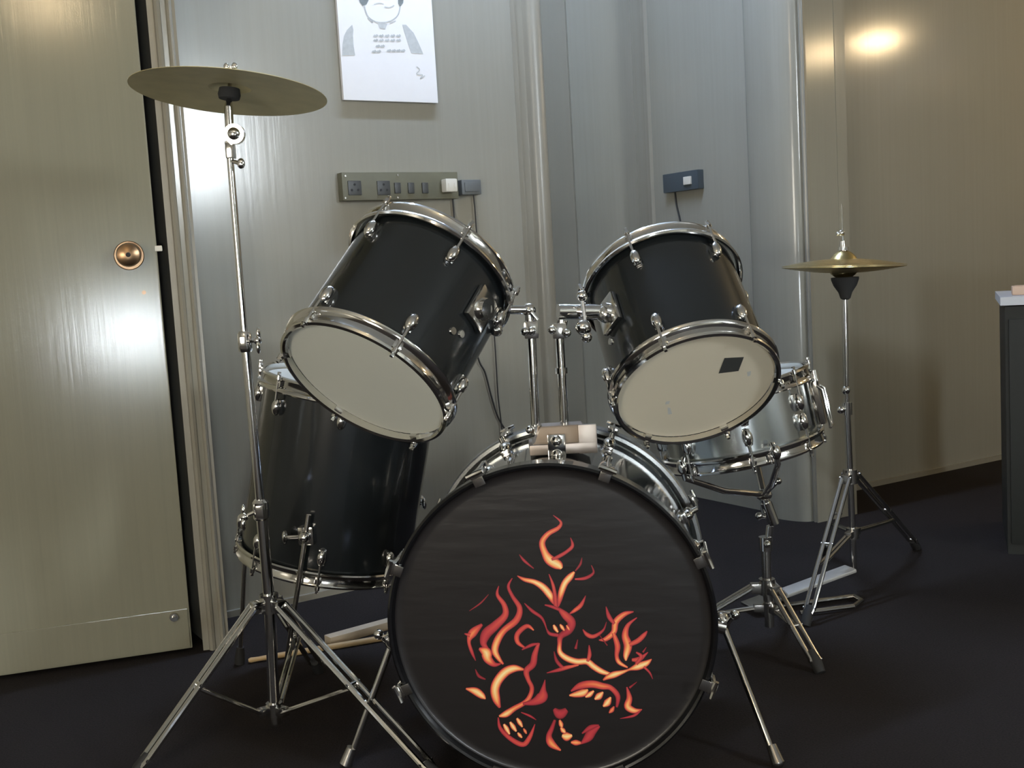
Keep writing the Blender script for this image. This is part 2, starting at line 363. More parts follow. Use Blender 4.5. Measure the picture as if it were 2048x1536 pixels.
for px in (709, 767):
    g = MB(); p = onplane(px, 376, W0 + nW*0.032, nW); g.box(p, 0.042, 0.006, 0.042, dW, nW, UZ, bev=0.002)
    g = local(g.build('socket', M['socket']), brd)
    h = MB()
    for dx, dz in ((-0.010, -0.006), (0.010, -0.006), (0, 0.010)): h.cyl(p + dW*dx + UZ*dz + nW*0.003, p + dW*dx + UZ*dz + nW*0.0038, 0.0035)
    h = h.build('socket_hole', M['felt']); h.parent = g; h.matrix_parent_inverse = brd.matrix_world.inverted() @ Matrix.Identity(4); h.matrix_parent_inverse = g.matrix_world.inverted()
for px in (795, 822, 850):
    g = MB(); p = onplane(px, 376, W0 + nW*0.034, nW); g.box(p, 0.020, 0.006, 0.032, dW, nW, UZ, bev=0.002)
    local(g.build('rocker_switch', M['socket']), brd)
for px, py in ((690, 352), (690, 396), (795, 350), (795, 395)):
    g = MB(); p = onplane(px, py, W0 + nW*0.032, nW); g.cyl(p, p+nW*0.003, 0.003); local(g.build('board_screw', M['chromed']), brd)
pl = MB(); p = onplane(894, 372, W0 + nW*0.034, nW)
pl.box(p + nW*0.015, 0.040, 0.030, 0.040, dW, nW, UZ, bev=0.005)
for s_ in (-0.010, 0.010): pl.box(p + nW*0.0305 + dW*s_, 0.003, 0.002, 0.012, dW, nW, UZ)
tag(pl.build('plug_adapter', M['white']), 'small white plug adapter pushed into the socket board', 'plug')
pl = MB(); p = onplane(933, 376, W0 + nW*0.001, nW)
pl.box(p + nW*0.016, 0.070, 0.032, 0.046, dW, nW, UZ, bev=0.004); pl.box(p + nW*0.033, 0.05, 0.004, 0.028, dW, nW, UZ, bev=0.001)
tag(pl.build('junction_box', M['greyplastic']), 'small grey junction box at the right end of the socket board', 'junction box')
# cables
cb = MB(); pts = [wp(x, y, 0.012) for x, y in ((947, 388), (950, 420), (955, 480), (968, 560), (985, 640), (990, 690), (993, 740), (996, 790), (1003, 850), (1012, 930))]
cb.tube(vpts(*pts), 0.0022, 8); tag(cb.build('wall_cable', M['cable']), 'thin cable hanging straight down from the grey junction box', 'cable')
cb = MB(); pts = [wp(x, y, 0.010) for x, y in ((905, 392), (915, 500), (935, 620), (956, 715), (970, 745), (982, 790), (995, 832), (1012, 862), (1035, 900), (1050, 990))]
cb.tube(vpts(*pts), 0.0028, 8); tag(cb.build('wall_cable', M['cable']), 'black cable curving down the wall behind the left rack tom', 'cable')
# box on the alcove side wall
sp = onplane(1372, 363, PC, nB); uB = -dB
s_l, s_r = onplane(1338, 368, PC, nB), onplane(1408, 358, PC, nB)
sb = empty('wall_socket_box', sp); tag(sb, 'small dark blue grey socket box with a pale switch beside the alcove', 'socket box')
sw = abs((s_r-s_l).dot(uB)); sh = abs(onplane(1372, 344, PC, nB).z - onplane(1372, 382, PC, nB).z)
m_ = MB(); m_.box(sp + nB*0.015, sw, 0.03, sh, uB, nB, UZ, bev=0.004); local(m_.build('box_body', M['sockbox']), sb)
m_ = MB(); m_.box(onplane(1376, 361, PC + nB*0.03, nB) + nB*0.003, sw*0.2, 0.008, sh*0.42, uB, nB, UZ, bev=0.002); local(m_.build('rocker_switch', M['white']), sb)
cb = MB(); cb.tube(vpts(*[onplane(x, y, PC + nB*0.008, nB) for x, y in ((1350, 384), (1353, 410), (1360, 440), (1366, 480), (1370, 560), (1372, 700))]), 0.0035, 8)
tag(cb.build('wall_cable', M['cable']), 'thin dark cable dropping from the socket box beside the alcove', 'cable')

# ================================================================ DRUMS
def hoop_prof(R, d=0.030):      # pressed steel hoop: rolled lip, band and ear flange; z measured from drum edge, outward negative
    return [(R-0.014, -0.014), (R-0.010, -0.017), (R-0.005, -0.015), (R-0.004, -0.011), (R-0.006, -0.008), (R-0.007, 0.004), (R-0.003, 0.007), (R, 0.010), (R+0.001, 0.015), (R-0.002, 0.018), (R-0.006, 0.017), (R-0.008, 0.012), (R-0.010, 0.006), (R-0.011, -0.008)]
def head_disc(name, mat, R, z, parent, dome=0.0):
    m_ = MB(); m_.lathe([(0, z-dome), (R*0.5, z-dome*0.7), (R*0.9, z), (R*0.97, z+0.001), (R, z+0.004)], 72); return m_.build(name, mat, parent)
def lug_mesh(root, R, zc, sgn, size=1.0):
    """lug standing on the shell at angle 0, rod towards the hoop at z=0"""
    g = MB(); rs = R-0.014
    g.ball((rs+0.008, 0, zc), 0.0105*size, (1.0, 1.0, 1.75)); g.box((rs+0.002, 0, zc), 0.008, 0.016*size, 0.034*size, bev=0.003)
    lug = g.build('lug', M['chrome'], root)
    r_ = MB(); r_.cyl((rs+0.0125, 0, -0.012), (rs+0.0125, 0, zc), 0.0028); r_.cyl((rs+0.0125, 0, -0.020), (rs+0.0125, 0, -0.011), 0.0052, 0.0058); r_.box((rs+0.0125, 0, -0.023), 0.006, 0.006, 0.008, bev=0.001)
    r_.box((rs+0.006, 0, -0.001), 0.014, 0.016, 0.012, bev=0.003)
    rod = r_.build('tension_rod', M['chrome'], lug)
    return lug
def make_drum(name, c_, n_, R, L, nl, ph_, label, cat, shellmat, headmat, lugz=0.05, lugsize=1.0, topmat=None):
    root = empty(name, c_, frame_of(n_)); tag(root, label, cat)
    rs = R-0.014
    m_ = MB(); m_.lathe([(rs-0.006, 0.004), (rs, 0.006), (rs, L-0.006), (rs-0.006, L-0.004)], 96); m_.build('shell', shellmat, root)
    ho = MB(); ho.lathe(hoop_prof(R), 96, closed=True); hoop = ho.build('hoop', M['chrome'], root)
    flip = Matrix.Translation((0, 0, L)) @ Matrix.Rotation(PI, 4, 'X')
    cp(hoop, flip, root)
    h = head_disc('drumhead', headmat, R-0.011, -0.002, root)
    h2 = head_disc('drumhead', topmat or M['head'], R-0.011, -0.002, root); h2.matrix_local = flip
    lug = lug_mesh(root, R, lugz, 1, lugsize)
    for k_ in range(nl):
        a_ = ph_ + 2*PI*k_/nl
        if k_: cp(lug, rotz(a_), root)
        cp(lug, flip @ rotz(-a_), root)
    lug.matrix_local = rotz(ph_)
    return root
TLc, TLn = V((-0.2509, 1.9398, 0.755)), V((0.4426, 0.5844, 0.6801)).normalized()
TRc, TRn = V((0.3441, 2.1031, 0.6904)), V((-0.1127, 0.7111, 0.694)).normalized()
tomL = make_drum('rack_tom', TLc, TLn, 0.165, 0.260, 6, math.radians(27), 'black rack tom with plain white underside, mounted on the left post', 'drum', M['black'], M['head'])
tomR = make_drum('rack_tom', TRc, TRn, 0.165, 0.269, 6, math.radians(57), 'black rack tom with a dark patch on its cream underside, on the right post', 'drum', M['black'], M['headr'])
# dark rectangular badge and smudges printed on the cream head
def onhead(x, y, c_, n_, lift): p = onplane(x, y, c_ + n_*lift, n_); return p
def decal(name, polys, c_, n_, lift, mat, root):
    m_ = MB()
    for pts in polys:
        vs = [m_.bm.verts.new(root.matrix_world.inverted() @ onhead(x, y, c_, n_, lift)) for x, y in pts]; m_._mat([m_.bm.faces.new(vs)])
    return m_.build(name, mat, root)
bpy.context.view_layer.update()
decal('printed_badge', [[(1449, 716), (1488, 714), (1477, 742), (1437, 747)]], TRc, TRn, -0.0028, M['socket'], tomR)
for mk in ([(1332, 803), (1340, 802), (1338, 808), (1330, 809)], [(1335, 815), (1341, 816), (1344, 828), (1336, 829)], [(1494, 744), (1502, 742), (1501, 751), (1495, 753)]):
    decal('smudge', [mk], TRc, TRn, -0.0028, M['pencil'], tomR)
floor_tom = make_drum('floor_tom', V((-0.4526, 2.563, 0.2973)), V((0.2172, -0.0231, 0.9759)), 0.210, 0.40, 8, math.radians(10), 'large black floor tom standing on three legs behind the cymbal stand', 'drum', M['black'], M['head'])
SNc, SNn = V((0.524, 2.571, 0.486)), V((-0.171, 0.03, 0.985)).normalized()
snare = make_drum('snare_drum', SNc, SNn, 0.188, 0.148, 8, math.radians(5), 'shiny steel snare drum behind the right rack tom', 'drum', M['steel'], M['head'], lugz=0.052, lugsize=1.1)
# snare strainer on the right side, with lever; wires under the drum
sm = frame_of(SNn); inv = snare.matrix_world.inverted()
sp_ = inv @ (SNc + SNn*0.074 + V((0.16, -0.07, 0))); an = math.atan2(sp_.y, sp_.x)
m_ = MB(); rs = 0.176
def P_(a_, r_, z_): return V((math.cos(a_)*r_, math.sin(a_)*r_, z_))
er = P_(an, 1, 0); et = P_(an+PI/2, 1, 0)
m_.box(P_(an, rs+0.012, 0.078), 0.022, 0.034, 0.100, er, et, UZ, bev=0.004)
m_.cyl(P_(an, rs+0.018, 0.125), P_(an, rs+0.018, 0.150), 0.010, 0.008)
thr = m_.build('snare_strainer', M['chrome'], snare)
m_ = MB()
for s_ in (-0.014, 0.014): m_.tube([P_(an, rs+0.02, 0.115)+et*s_, P_(an, rs+0.030, 0.105)+et*s_, P_(an, rs+0.032, 0.02)+et*s_], 0.0035, 8)
m_.cyl(P_(an, rs+0.032, 0.02)-et*0.016, P_(an, rs+0.032, 0.02)+et*0.016, 0.004)
m_.build('strainer_lever', M['chrome'], thr)
m_ = MB()
for k_ in range(-9, 10): m_.tube([er*(-0.14) + et*(k_*0.0028) + V((0, 0, -0.006)), er*0.14 + et*(k_*0.0028) + V((0, 0, -0.006))], 0.0009, 5)
m_.build('snare_wires', M['chromed'], snare)

# floor tom legs
bpy.context.view_layer.update()
fti = floor_tom.matrix_world.inverted(); ftc = V((-0.4526, 2.563, 0.2973))
def ft_leg(top, bend, foot):
    m_ = MB(); m_.tube([top, top.lerp(bend, 0.5), bend, foot + (bend-foot)*0.05], 0.0055, 12)
    leg = m_.build('leg', M['chromed']); local(leg, floor_tom)
    m_ = MB(); c_ = top.lerp(bend, 0.28); o_ = (c_ - V((ftc.x, ftc.y, c_.z)) - V((0.217, 0, 0))*(c_.z-0.297)).normalized()
    o_.z = 0
    m_.box(c_ - o_*0.012, 0.034, 0.026, 0.040, V((o_.y, -o_.x, 0)), o_, UZ, bev=0.006)
    m_.ball(c_ + o_*0.008, 0.013); m_.cyl(c_, c_ + V((-o_.y, o_.x, 0))*-0.04, 0.004); m_.ball(c_ - V((-o_.y, o_.x, 0))*0.045, 0.012, (0.5, 1, 1.2))
    br = m_.build('leg_bracket', M['chrome']); br.parent = leg; br.matrix_parent_inverse = floor_tom.matrix_world.inverted(); br.matrix_parent_inverse = Matrix.Identity(4)
    br.matrix_basis = leg.matrix_world.inverted() if False else Matrix.Identity(4)
    m_ = MB(); dd = (bend-foot).normalized(); f_ = V((foot.x, foot.y, 0.004)); m_.tube([f_, f_ + dd*0.012, f_+dd*0.045], [0.013, 0.013, 0.009], 12)
    ru = m_.build('rubber_foot', M['rubber']); ru.parent = leg
    return leg
def rim_pt(dx, dy, z):     # point just outside the shell at height z
    d = V((dx, dy, 0)).normalized(); n_ = V((0.2172, -0.0231, 0.9759)); h = (z - ftc.z)/n_.z
    return V((ftc.x, ftc.y, 0)) + V((n_.x*h, n_.y*h, 0)) + d*0.212 + V((0, 0, z))
for dx, dy in ((-0.12, -1.0), (-1.0, 0.35), (0.9, 0.5)):
    top = rim_pt(dx, dy, 0.437); bend = rim_pt(dx, dy, 0.27) + V((dx, dy, 0)).normalized()*0.004
    foot = bend + V((dx, dy, 0)).normalized()*0.03 + V((-0.055 if dx > -0.5 else -0.02, 0.05 if dy > 0 else 0.09, 0)); foot.z = 0
    if dy < -0.5: foot = fl(563, 1388)
    ft_leg(top, bend, foot)

# ---------------------------------------------------------------- bass drum
BDc, BDn = V((0.0444, 1.9346, 0.3054)), V((0.1181, 0.993, 0.0094)).normalized()
bass = empty('bass_drum', BDc, frame_of(BDn)); tag(bass, 'big black bass drum with flaming skulls on its front head', 'drum')
bpy.context.view_layer.update(); bi = bass.matrix_world.inverted()
Rb, Lb = 0.290, 0.427
m_ = MB(); m_.lathe([(0.262, 0.0), (0.270, 0.003), (0.270, Lb-0.003), (0.262, Lb)], 128); m_.build('shell', M['basslac'], bass)
hp = [(0.280, -0.018), (0.282, -0.023), (0.286, -0.025), (0.290, -0.021), (0.290, 0.014), (0.287, 0.018), (0.280, 0.018), (0.272, 0.010)]
m_ = MB(); m_.lathe(hp, 128, closed=True); hoop = m_.build('hoop', M['hoopblack'], bass)
flip = Matrix.Translation((0, 0, Lb)) @ Matrix.Rotation(PI, 4, 'X')
m_ = MB(); m_.lathe(hp, 128, closed=True); rh = m_.build('hoop', M['greyhoop'], bass); rh.matrix_local = flip
m_ = MB(); m_.lathe([(0, -0.010), (0.15, -0.0100), (0.262, -0.0098), (0.274, -0.0095), (0.279, -0.012), (0.281, -0.015)], 128)
bhead = m_.build('drumhead', M['film'], bass)
m_ = MB(); m_.lathe([(0, -0.010), (0.15, -0.0100), (0.262, -0.0098), (0.272, -0.014)], 96); h2 = m_.build('drumhead', M['head'], bass); h2.matrix_local = flip
# lugs, claws and T rods
g = MB(); g.ball((0.279, 0, 0.085), 0.013, (1, 1, 2.0)); g.box((0.272, 0, 0.085), 0.010, 0.022, 0.05, bev=0.004)
lug = g.build('lug', M['chrome'], bass)
r_ = MB(); r_.cyl((0.300, 0, 0.085*0.9), (0.300, 0, -0.035), 0.0032); r_.cyl((0.279, 0, 0.085), (0.300, 0, 0.080), 0.006)
r_.tube([(0.300, -0.016, -0.036), (0.300, -0.004, -0.034), (0.300, 0.004, -0.034), (0.300, 0.016, -0.036)], [0.0038, 0.0046, 0.0046, 0.0038], 8); r_.build('t_rod', M['chrome'], lug)
r_ = MB(); r_.box((0.296, 0, -0.010), 0.010, 0.024, 0.042, bev=0.004); r_.box((0.287, 0, -0.0275), 0.022, 0.020, 0.005, bev=0.002); r_.build('claw', M['chrome'], lug)
ph8 = math.radians(22.5)
for k_ in range(8):
    a_ = ph8 + 2*PI*k_/8
    if k_: cp(lug, rotz(a_), bass)
    cp(lug, flip @ rotz(-a_), bass)
lug.matrix_local = rotz(ph8)
# flame and skull print
S = [
 [(610,90,5,.1),(655,130,15,.35),(640,165,24,.45),(580,200,30,.6),(545,250,36,.65),(560,310,42,.75),(590,355,60,.95),(640,385,56,1),(660,405,20,.8)],
 [(712,222,4,.15),(724,270,20,.3),(690,305,20,.25),(640,335,22,.3),(600,352,14,.3)],
 [(410,322,4,.1),(440,360,16,.2),(495,405,6,.1)], [(780,340,4,.05),(770,380,14,.12),(740,420,8,.1)],
 [(398,448,6,.3),(440,470,24,.65),(500,485,32,.95),(550,515,42,1),(590,562,42,1),(606,600,20,.4),(640,640,10,.2)],
 [(735,425,14,.7),(712,452,38,.95),(680,490,40,1),(660,540,38,.85),(648,590,28,.4),(640,630,10,.2)],
 [(738,468,10,.3),(800,462,20,.22),(848,430,14,.15),(835,385,4,.1)],
 [(585,438,5,.2),(608,500,18,.35),(620,560,22,.3),(625,625,24,.3)],
 [(640,640,16,.2),(680,680,44,.35),(718,722,50,.25),(702,770,46,.2),(655,805,36,.2),(648,850,26,.5),(650,900,32,.95),(690,935,38,1),(750,955,38,1),(810,955,38,1),(850,985,38,1),(900,1015,34,1),(960,1032,14,.7)],
 [(570,760,8,.12),(590,790,20,.2),(640,800,22,.2)], [(560,620,8,.15),(600,630,18,.2),(650,650,18,.2)],
 [(612,738,12,.8),(622,758,24,.95),(638,782,12,.8)],[(650,735,10,.7),(662,752,22,.9),(676,772,10,.7)],[(688,740,8,.5),(698,756,16,.7),(706,770,8,.5)],
 [(802,565,5,.1),(775,620,24,.35),(738,652,22,.5),(708,672,8,.2)],
 [(288,508,5,.15),(280,560,20,.3),(320,620,30,.35),(326,680,40,.35),(270,740,52,.3),(215,790,60,.25),(198,845,40,.25),(220,880,20,.3)],
 [(368,462,6,.2),(345,510,18,.22),(370,570,22,.25),(412,640,32,.35),(392,710,40,.4),(320,770,38,.55),(280,830,44,.75),(265,890,42,.85),(290,940,26,.7),(315,970,12,.4)],
 [(172,878,14,.3),(212,900,64,.95),(225,940,52,.75),(262,972,30,.3),(300,968,8,.2)],
 [(190,735,16,.2),(135,785,50,.55),(112,835,22,.4),(130,900,20,.25),(152,950,5,.1)], [(85,790,6,.2),(120,800,26,.4)],
 [(228,558,4,.1),(180,610,10,.12),(115,655,4,.1)], [(150,1000,4,.1),(170,1040,18,.12),(210,1060,8,.1)],
 [(495,770,8,.6),(455,745,26,.35),(400,790,30,.35),(400,840,26,.45),(445,875,10,.3)],
 [(525,845,16,.3),(502,910,34,.3),(490,970,40,.25),(452,1010,36,.3),(462,1060,26,.35),(484,1110,26,.35),(472,1160,28,.5),(440,1198,28,.55),(380,1232,32,.65),(330,1265,40,.95),(290,1278,12,.6)],
 [(425,885,8,.15),(480,858,20,.22),(525,848,8,.2)],
 [(435,1002,14,.5),(382,995,44,.95),(330,1015,54,1),(285,1065,54,1),(265,1120,54,.95),(275,1180,46,.75),(295,1228,14,.3)],
 [(94,1115,10,.5),(150,1130,46,1),(190,1158,38,.95),(210,1176,8,.6)],
 [(562,1062,5,.15),(552,1120,32,.25),(545,1162,66,.32),(500,1192,44,.25),(430,1205,14,.2)],
 [(318,1325,14,.9),(335,1352,30,1),(352,1385,12,.9)],[(355,1312,14,.9),(373,1340,30,1),(392,1368,12,.9)],[(395,1290,14,.8),(412,1315,28,.95),(428,1342,10,.8)],[(400,1375,10,.7),(412,1390,22,.9),(426,1405,10,.7)],[(434,1350,8,.5),(444,1366,18,.7),(452,1382,8,.5)],
 [(285,1285,8,.2),(298,1350,22,.25),(360,1412,28,.3),(432,1445,30,.35),(472,1400,26,.35),(502,1325,5,.2)], [(420,1255,6,.15),(470,1275,14,.2),(510,1300,5,.1)],
 [(615,1235,20,.15),(650,1265,60,.22),(690,1240,30,.15)], [(620,1300,16,.15),(602,1350,26,.2),(585,1395,34,.3),(600,1440,46,.65),(655,1480,10,.5)],
 [(648,1300,12,.6),(656,1325,28,.8),(662,1345,12,.7)],[(655,1345,12,.7),(668,1362,30,.9),(682,1376,12,.8)],[(662,1392,20,.9),(690,1398,54,1),(722,1392,16,.9)],[(715,1432,12,.6),(745,1434,34,.7),(780,1436,10,.5)],
 [(775,1440,10,.2),(815,1405,50,.25),(840,1370,50,.22),(885,1338,10,.2)], [(780,1380,8,.15),(830,1345,30,.2),(880,1330,8,.15)],
 [(1085,660,8,.2),(1030,675,30,.55),(980,720,38,.65),(968,780,34,.65),(920,822,28,.55),(880,828,6,.3)],
 [(965,785,20,.5),(990,860,34,.45),(985,920,24,.4),(1000,960,26,.75),(1050,990,10,.6)],
 [(1105,695,6,.2),(1052,740,24,.35),(1035,800,40,.55),(1052,860,50,.65),(1040,920,34,.9),(1040,950,10,.7)],
 [(1165,775,8,.2),(1145,800,26,.35),(1110,832,30,.4),(1060,855,24,.4)],
 [(922,630,5,.15),(940,690,26,.25),(972,732,16,.3)],
 [(785,765,6,.2),(810,795,24,.35),(850,806,24,.35),(905,770,14,.2),(925,720,4,.1)],
 [(822,858,6,.2),(825,915,24,.35),(812,955,14,.4)],
 [(905,1065,10,.4),(930,1048,28,.7),(970,1032,40,1),(1025,1015,22,.8),(1060,1002,16,.6),(1110,985,44,1),(1160,965,36,.95),(1192,940,6,.4)],
 [(1145,985,14,.35),(1180,1020,12,.2),(1198,1058,4,.1)], [(1170,900,5,.2),(1120,940,30,.35),(1075,945,18,.35)], [(1100,900,10,.2),(1130,925,22,.3),(1100,970,20,.3)],
 [(572,1022,5,.15),(640,1005,22,.25),(690,990,24,.4),(760,975,10,.5)], [(615,895,5,.1),(630,950,20,.15),(665,990,20,.25)],
 [(705,1155,10,.7),(740,1150,34,.85),(790,1138,46,.95),(815,1120,12,.7)],[(800,1165,10,.8),(825,1150,32,.95),(850,1128,12,.8)],[(855,1178,12,.8),(880,1160,42,1),(905,1135,12,.8)],[(905,1220,12,.8),(930,1198,44,1),(950,1165,12,.8)],[(940,1258,8,.4),(957,1242,26,.6),(970,1220,8,.4)],
 [(715,1130,10,.2),(770,1098,40,.35),(840,1088,44,.5),(900,1100,40,.55),(950,1110,30,.4),(992,1160,30,.25),(985,1225,14,.15)],
 [(1045,1105,8,.2),(1060,1170,34,.5),(1050,1220,42,.8),(1090,1245,34,.8),(1135,1238,6,.3)], [(1130,1242,6,.2),(1085,1275,16,.25),(1005,1292,4,.1)],
 [(1105,1075,4,.1),(1060,1110,14,.15)], [(755,825,5,.1),(742,880,18,.15)], [(440,610,5,.12),(485,655,20,.2),(545,700,16,.18),(575,775,6,.15)], [(885,800,5,.1),(930,860,8,.1)], [(1160,870,4,.1),(1140,900,12,.15)]]
fm = MB(); hl = fm.bm.verts.layers.float.new('heat')
for si, st in enumerate(S):
    P = catmull([(900+u/2.955, 1000+v/2.955, w/2.955/2, h_) for u, v, w, h_ in st], 6)
    lift = -0.0104 - 0.000012*si; rows = []
    for i, (x, y, w, h_) in enumerate(P):
        a_ = P[max(i-1, 0)]; b_ = P[min(i+1, len(P)-1)]; d = V((b_[0]-a_[0], b_[1]-a_[1]))
        d = d.normalized() if d.length > 1e-6 else V((1, 0)); nx, ny = -d.y, d.x; row = []
        for f_, hh in ((-1, 0.0), (-0.6, 0.55), (0, 1.0), (0.6, 0.55), (1, 0.0)):
            q = onplane(x+nx*w*f_, y+ny*w*f_, BDc + BDn*lift, BDn)
            v_ = fm.bm.verts.new(bi @ q); v_[hl] = max(0.02, max(h_, 0.0)*hh + 0.10*(1-hh)*min(1, h_*2)); row.append(v_)
        rows.append(row)
    for a_, b_ in zip(rows, rows[1:]):
        for j in range(4):
            try: fm._mat([fm.bm.faces.new((a_[j], a_[j+1], b_[j+1], b_[j]))])
            except Exception: pass
uvl = fm.bm.loops.layers.uv.new('UVMap')
for f_ in fm.bm.faces:
    for l_ in f_.loops: l_[uvl].uv = (0.5, min(1.0, l_.vert[hl]))
fp = fm.build('flame_skull_print', M['flame'], bhead)
# tom holder on top of the shell
def bl(o): o.parent = bass; o.matrix_parent_inverse = bi; return o
mb = MB(); mc = V((0.088, 2.13, 0.5765))
mb.box(mc + V((0, 0, 0.012)), 0.125, 0.085, 0.020, bev=0.004)
mb.rings([[V((mc.x+0.002+sx*w_, mc.y+sy*0.6*w_, mc.z+z_)) for sx, sy in ((-1, -1), (1, -1), (1, 1), (-1, 1))] for w_, z_ in ((0.060, 0.020), (0.053, 0.026), (0.043, 0.050), (0.038, 0.054))])
mb.box(mc + V((0.048, -0.036, 0.028)), 0.035, 0.01, 0.055, bev=0.003)
holder = bl(mb.build('tom_holder', M['holder']))
def sub(o, parent):   # sub-part given in world coordinates
    o.parent = parent; o.matrix_parent_inverse = (parent.matrix_world if False else Matrix.Identity(4)); return o
mb = MB()
for x_, z_ in ((0.077, 0.605), (0.077, 0.578)): mb.ball((x_, 2.085, z_), 0.011); mb.cyl((x_, 2.085, z_), (x_, 2.10, z_), 0.006)
mb.box((0.077, 2.090, 0.592), 0.034, 0.008, 0.05, bev=0.003)
sub(mb.build('clamp_bolt', M['chrome']), holder)
Lt, Lbm = at(1063, 672, 2.13), at(1072, 868, 2.13); Rt, Rbm = at(1119, 672, 2.13), at(1130, 868, 2.13)
for top, bot, nm_ in ((Lt, Lbm, 'l'), (Rt, Rbm, 'r')):
    mb = MB(); mb.cyl(bot, top, 0.0085, 0.0085, 20); mb.cyl(bot + (top-bot)*0.02, bot + (top-bot)*0.09, 0.0155, 0.0155, 20)
    mb.ball(bot + (top-bot)*0.06 + V((-0.012, -0.016, 0)), 0.008)
    if nm_ == 'r': mb.cyl(bot.lerp(top, 0.62), bot.lerp(top, 0.68), 0.0115, 0.0115, 20)
    sub(mb.build('tom_post', M['chrome']), holder)
# tom arms: post clamp, arm, clamp at the tom
La = at(1058, 620, 2.13); Lb_ = at(990, 619, 2.10); Lc_ = at(955, 615, 2.03)
mb = MB(); mb.box(Lt + V((0, 0, 0.012)), 0.028, 0.030, 0.034, bev=0.006); mb.ball(at(1050, 663, 2.10), 0.0085); mb.ball(at(1063, 662, 2.10), 0.0085)
mb.cyl(Lt, La, 0.010); mb.ball(La, 0.0135); mb.tube([La, Lb_, Lb_.lerp(Lc_, 0.5), Lc_], 0.0085, 14)
mb.cyl(at(1075, 640, 2.12), at(1062, 625, 2.12), 0.005)
sub(mb.build('tom_arm', M['chrome']), holder)
Ra = at(1126, 623, 2.13); Rb2 = at(1165, 623, 2.13); Rc_ = at(1205, 623, 2.15)
mb = MB(); mb.cyl(Rt, at(1124, 640, 2.13), 0.011); mb.box(Rt + V((0, 0, 0.010)), 0.028, 0.030, 0.030, bev=0.006); mb.ball(at(1104, 660, 2.10), 0.008); mb.ball(at(1134, 666, 2.10), 0.008)
mb.cyl(at(1116, 623, 2.13), Rc_, 0.0145, 0.0145, 24); mb.cyl(at(1160, 623, 2.13), at(1170, 623, 2.13), 0.0185, 0.0185, 24)
sub(mb.build('tom_arm', M['chrome']), holder)
bpy.context.view_layer.update()
# tom-side brackets
def tom_bracket(tom, c_, n_, px, py, r_, arm_end, knobs):
    R = 0.152; best = None
    d = ray(px, py)                     # nearest hit of the sight line with the shell
    o = CP - c_; dn = d - n_*d.dot(n_); on = o - n_*o.dot(n_)
    A = dn.dot(dn); B = 2*dn.dot(on); Cc = on.dot(on) - R*R; disc = B*B - 4*A*Cc
    t_ = (-B - math.sqrt(max(disc, 0)))/(2*A); p = CP + d*t_
    o_ = (p - c_); o_ = (o_ - n_*o_.dot(n_)).normalized(); tt = n_.cross(o_)
    mb = MB(); mb.box(p + o_*0.004, 0.055, 0.012, 0.070, tt, o_, n_, bev=0.005)
    mb.cyl(p, p + o_*0.020, 0.022, 0.019, 20)
    mb.tube([p + o_*0.012, arm_end], 0.0135, 16)
    b_ = mb.build('mount_bracket', M['chrome']); b_.parent = tom; b_.matrix_parent_inverse = tom.matrix_world.inverted()
    mb = MB()
    for q, rr in knobs: mb.ball(q, rr)
    for (q, rr), (q2, r2) in zip(knobs, knobs[1:]): mb.cyl(q, q2, 0.004)
    k_ = mb.build('wing_screw', M['chrome'], b_)
    for s1, s2 in ((-0.035, 0.085), (0.035, -0.09)):
        pass
tom_bracket(tomL, TLc, TLn, 958, 618, 1, Lc_, [(at(993, 660, 2.03), 0.012), (at(990, 636, 2.03), 0.008), (at(1008, 590, 2.06), 0.012)])
tom_bracket(tomR, TRc, TRn, 1222, 628, 1, Rc_, [(at(1167, 655, 2.10), 0.0155), (at(1173, 674, 2.10), 0.011), (at(1164, 592, 2.12), 0.011)])
# vent badges on the tom shells
for tom, c_, n_, pxs in ((tomL, TLc, TLn, ((922, 668), (905, 662))), (tomR, TRc, TRn, ((1222, 683),))):
    for px, py in pxs:
        d = ray(px, py); o = CP - c_; dn = d - n_*d.dot(n_); on = o - n_*o.dot(n_); A = dn.dot(dn); B = 2*dn.dot(on); Cc = on.dot(on) - 0.151**2
        disc = B*B-4*A*Cc
        if disc < 0: continue
        p = CP + d*((-B-math.sqrt(disc))/(2*A)); o_ = (p-c_); o_ = (o_-n_*o_.dot(n_)).normalized()
        mb = MB(); mb.cyl(p - o_*0.002, p + o_*0.003, 0.0075, 0.0065, 20); v_ = mb.build('vent_eyelet', M['chrome']); v_.parent = tom; v_.matrix_parent_inverse = tom.matrix_world.inverted()
# spurs
for top, foot in ((at(782, 1292, 2.09), fl(694, 1534)), (at(1448, 1255, 2.13), fl(1556, 1534))):
    cx_ = BDc + BDn*0.16; o_ = (cx_ - top); o_.z *= 0.4; o_.normalize()
    mb = MB(); dd = (foot-top).normalized(); mb.tube([top - dd*0.03, top, foot - dd*0.02], 0.0065, 14)
    spur = bl(mb.build('spur', M['chrome']))
    mb = MB(); mb.ball(top - dd*0.012, 0.017, (1, 1, 1.2)); sh_ = top + o_*0.075; mb.tube([top, top + o_*0.05 + V((0, 0, 0.01)), sh_ + V((0, 0, 0.012))], [0.013, 0.013, 0.018], 14)
    mb.ball(top + V((0.02*(1 if top.x > 0 else -1), -0.012, 0.028)), 0.010); mb.cyl(top, top + V((0.02*(1 if top.x > 0 else -1), -0.012, 0.028)), 0.0045)
    sub(mb.build('spur_bracket', M['chrome']), spur)
    f0 = V((foot.x, foot.y, 0.010)); mb = MB(); mb.tube([f0 + dd*0.004, f0 - dd*0.03], [0.013, 0.010], 14); mb.ball(f0, 0.012)
    sub(mb.build('rubber_foot', M['chromed']), spur)

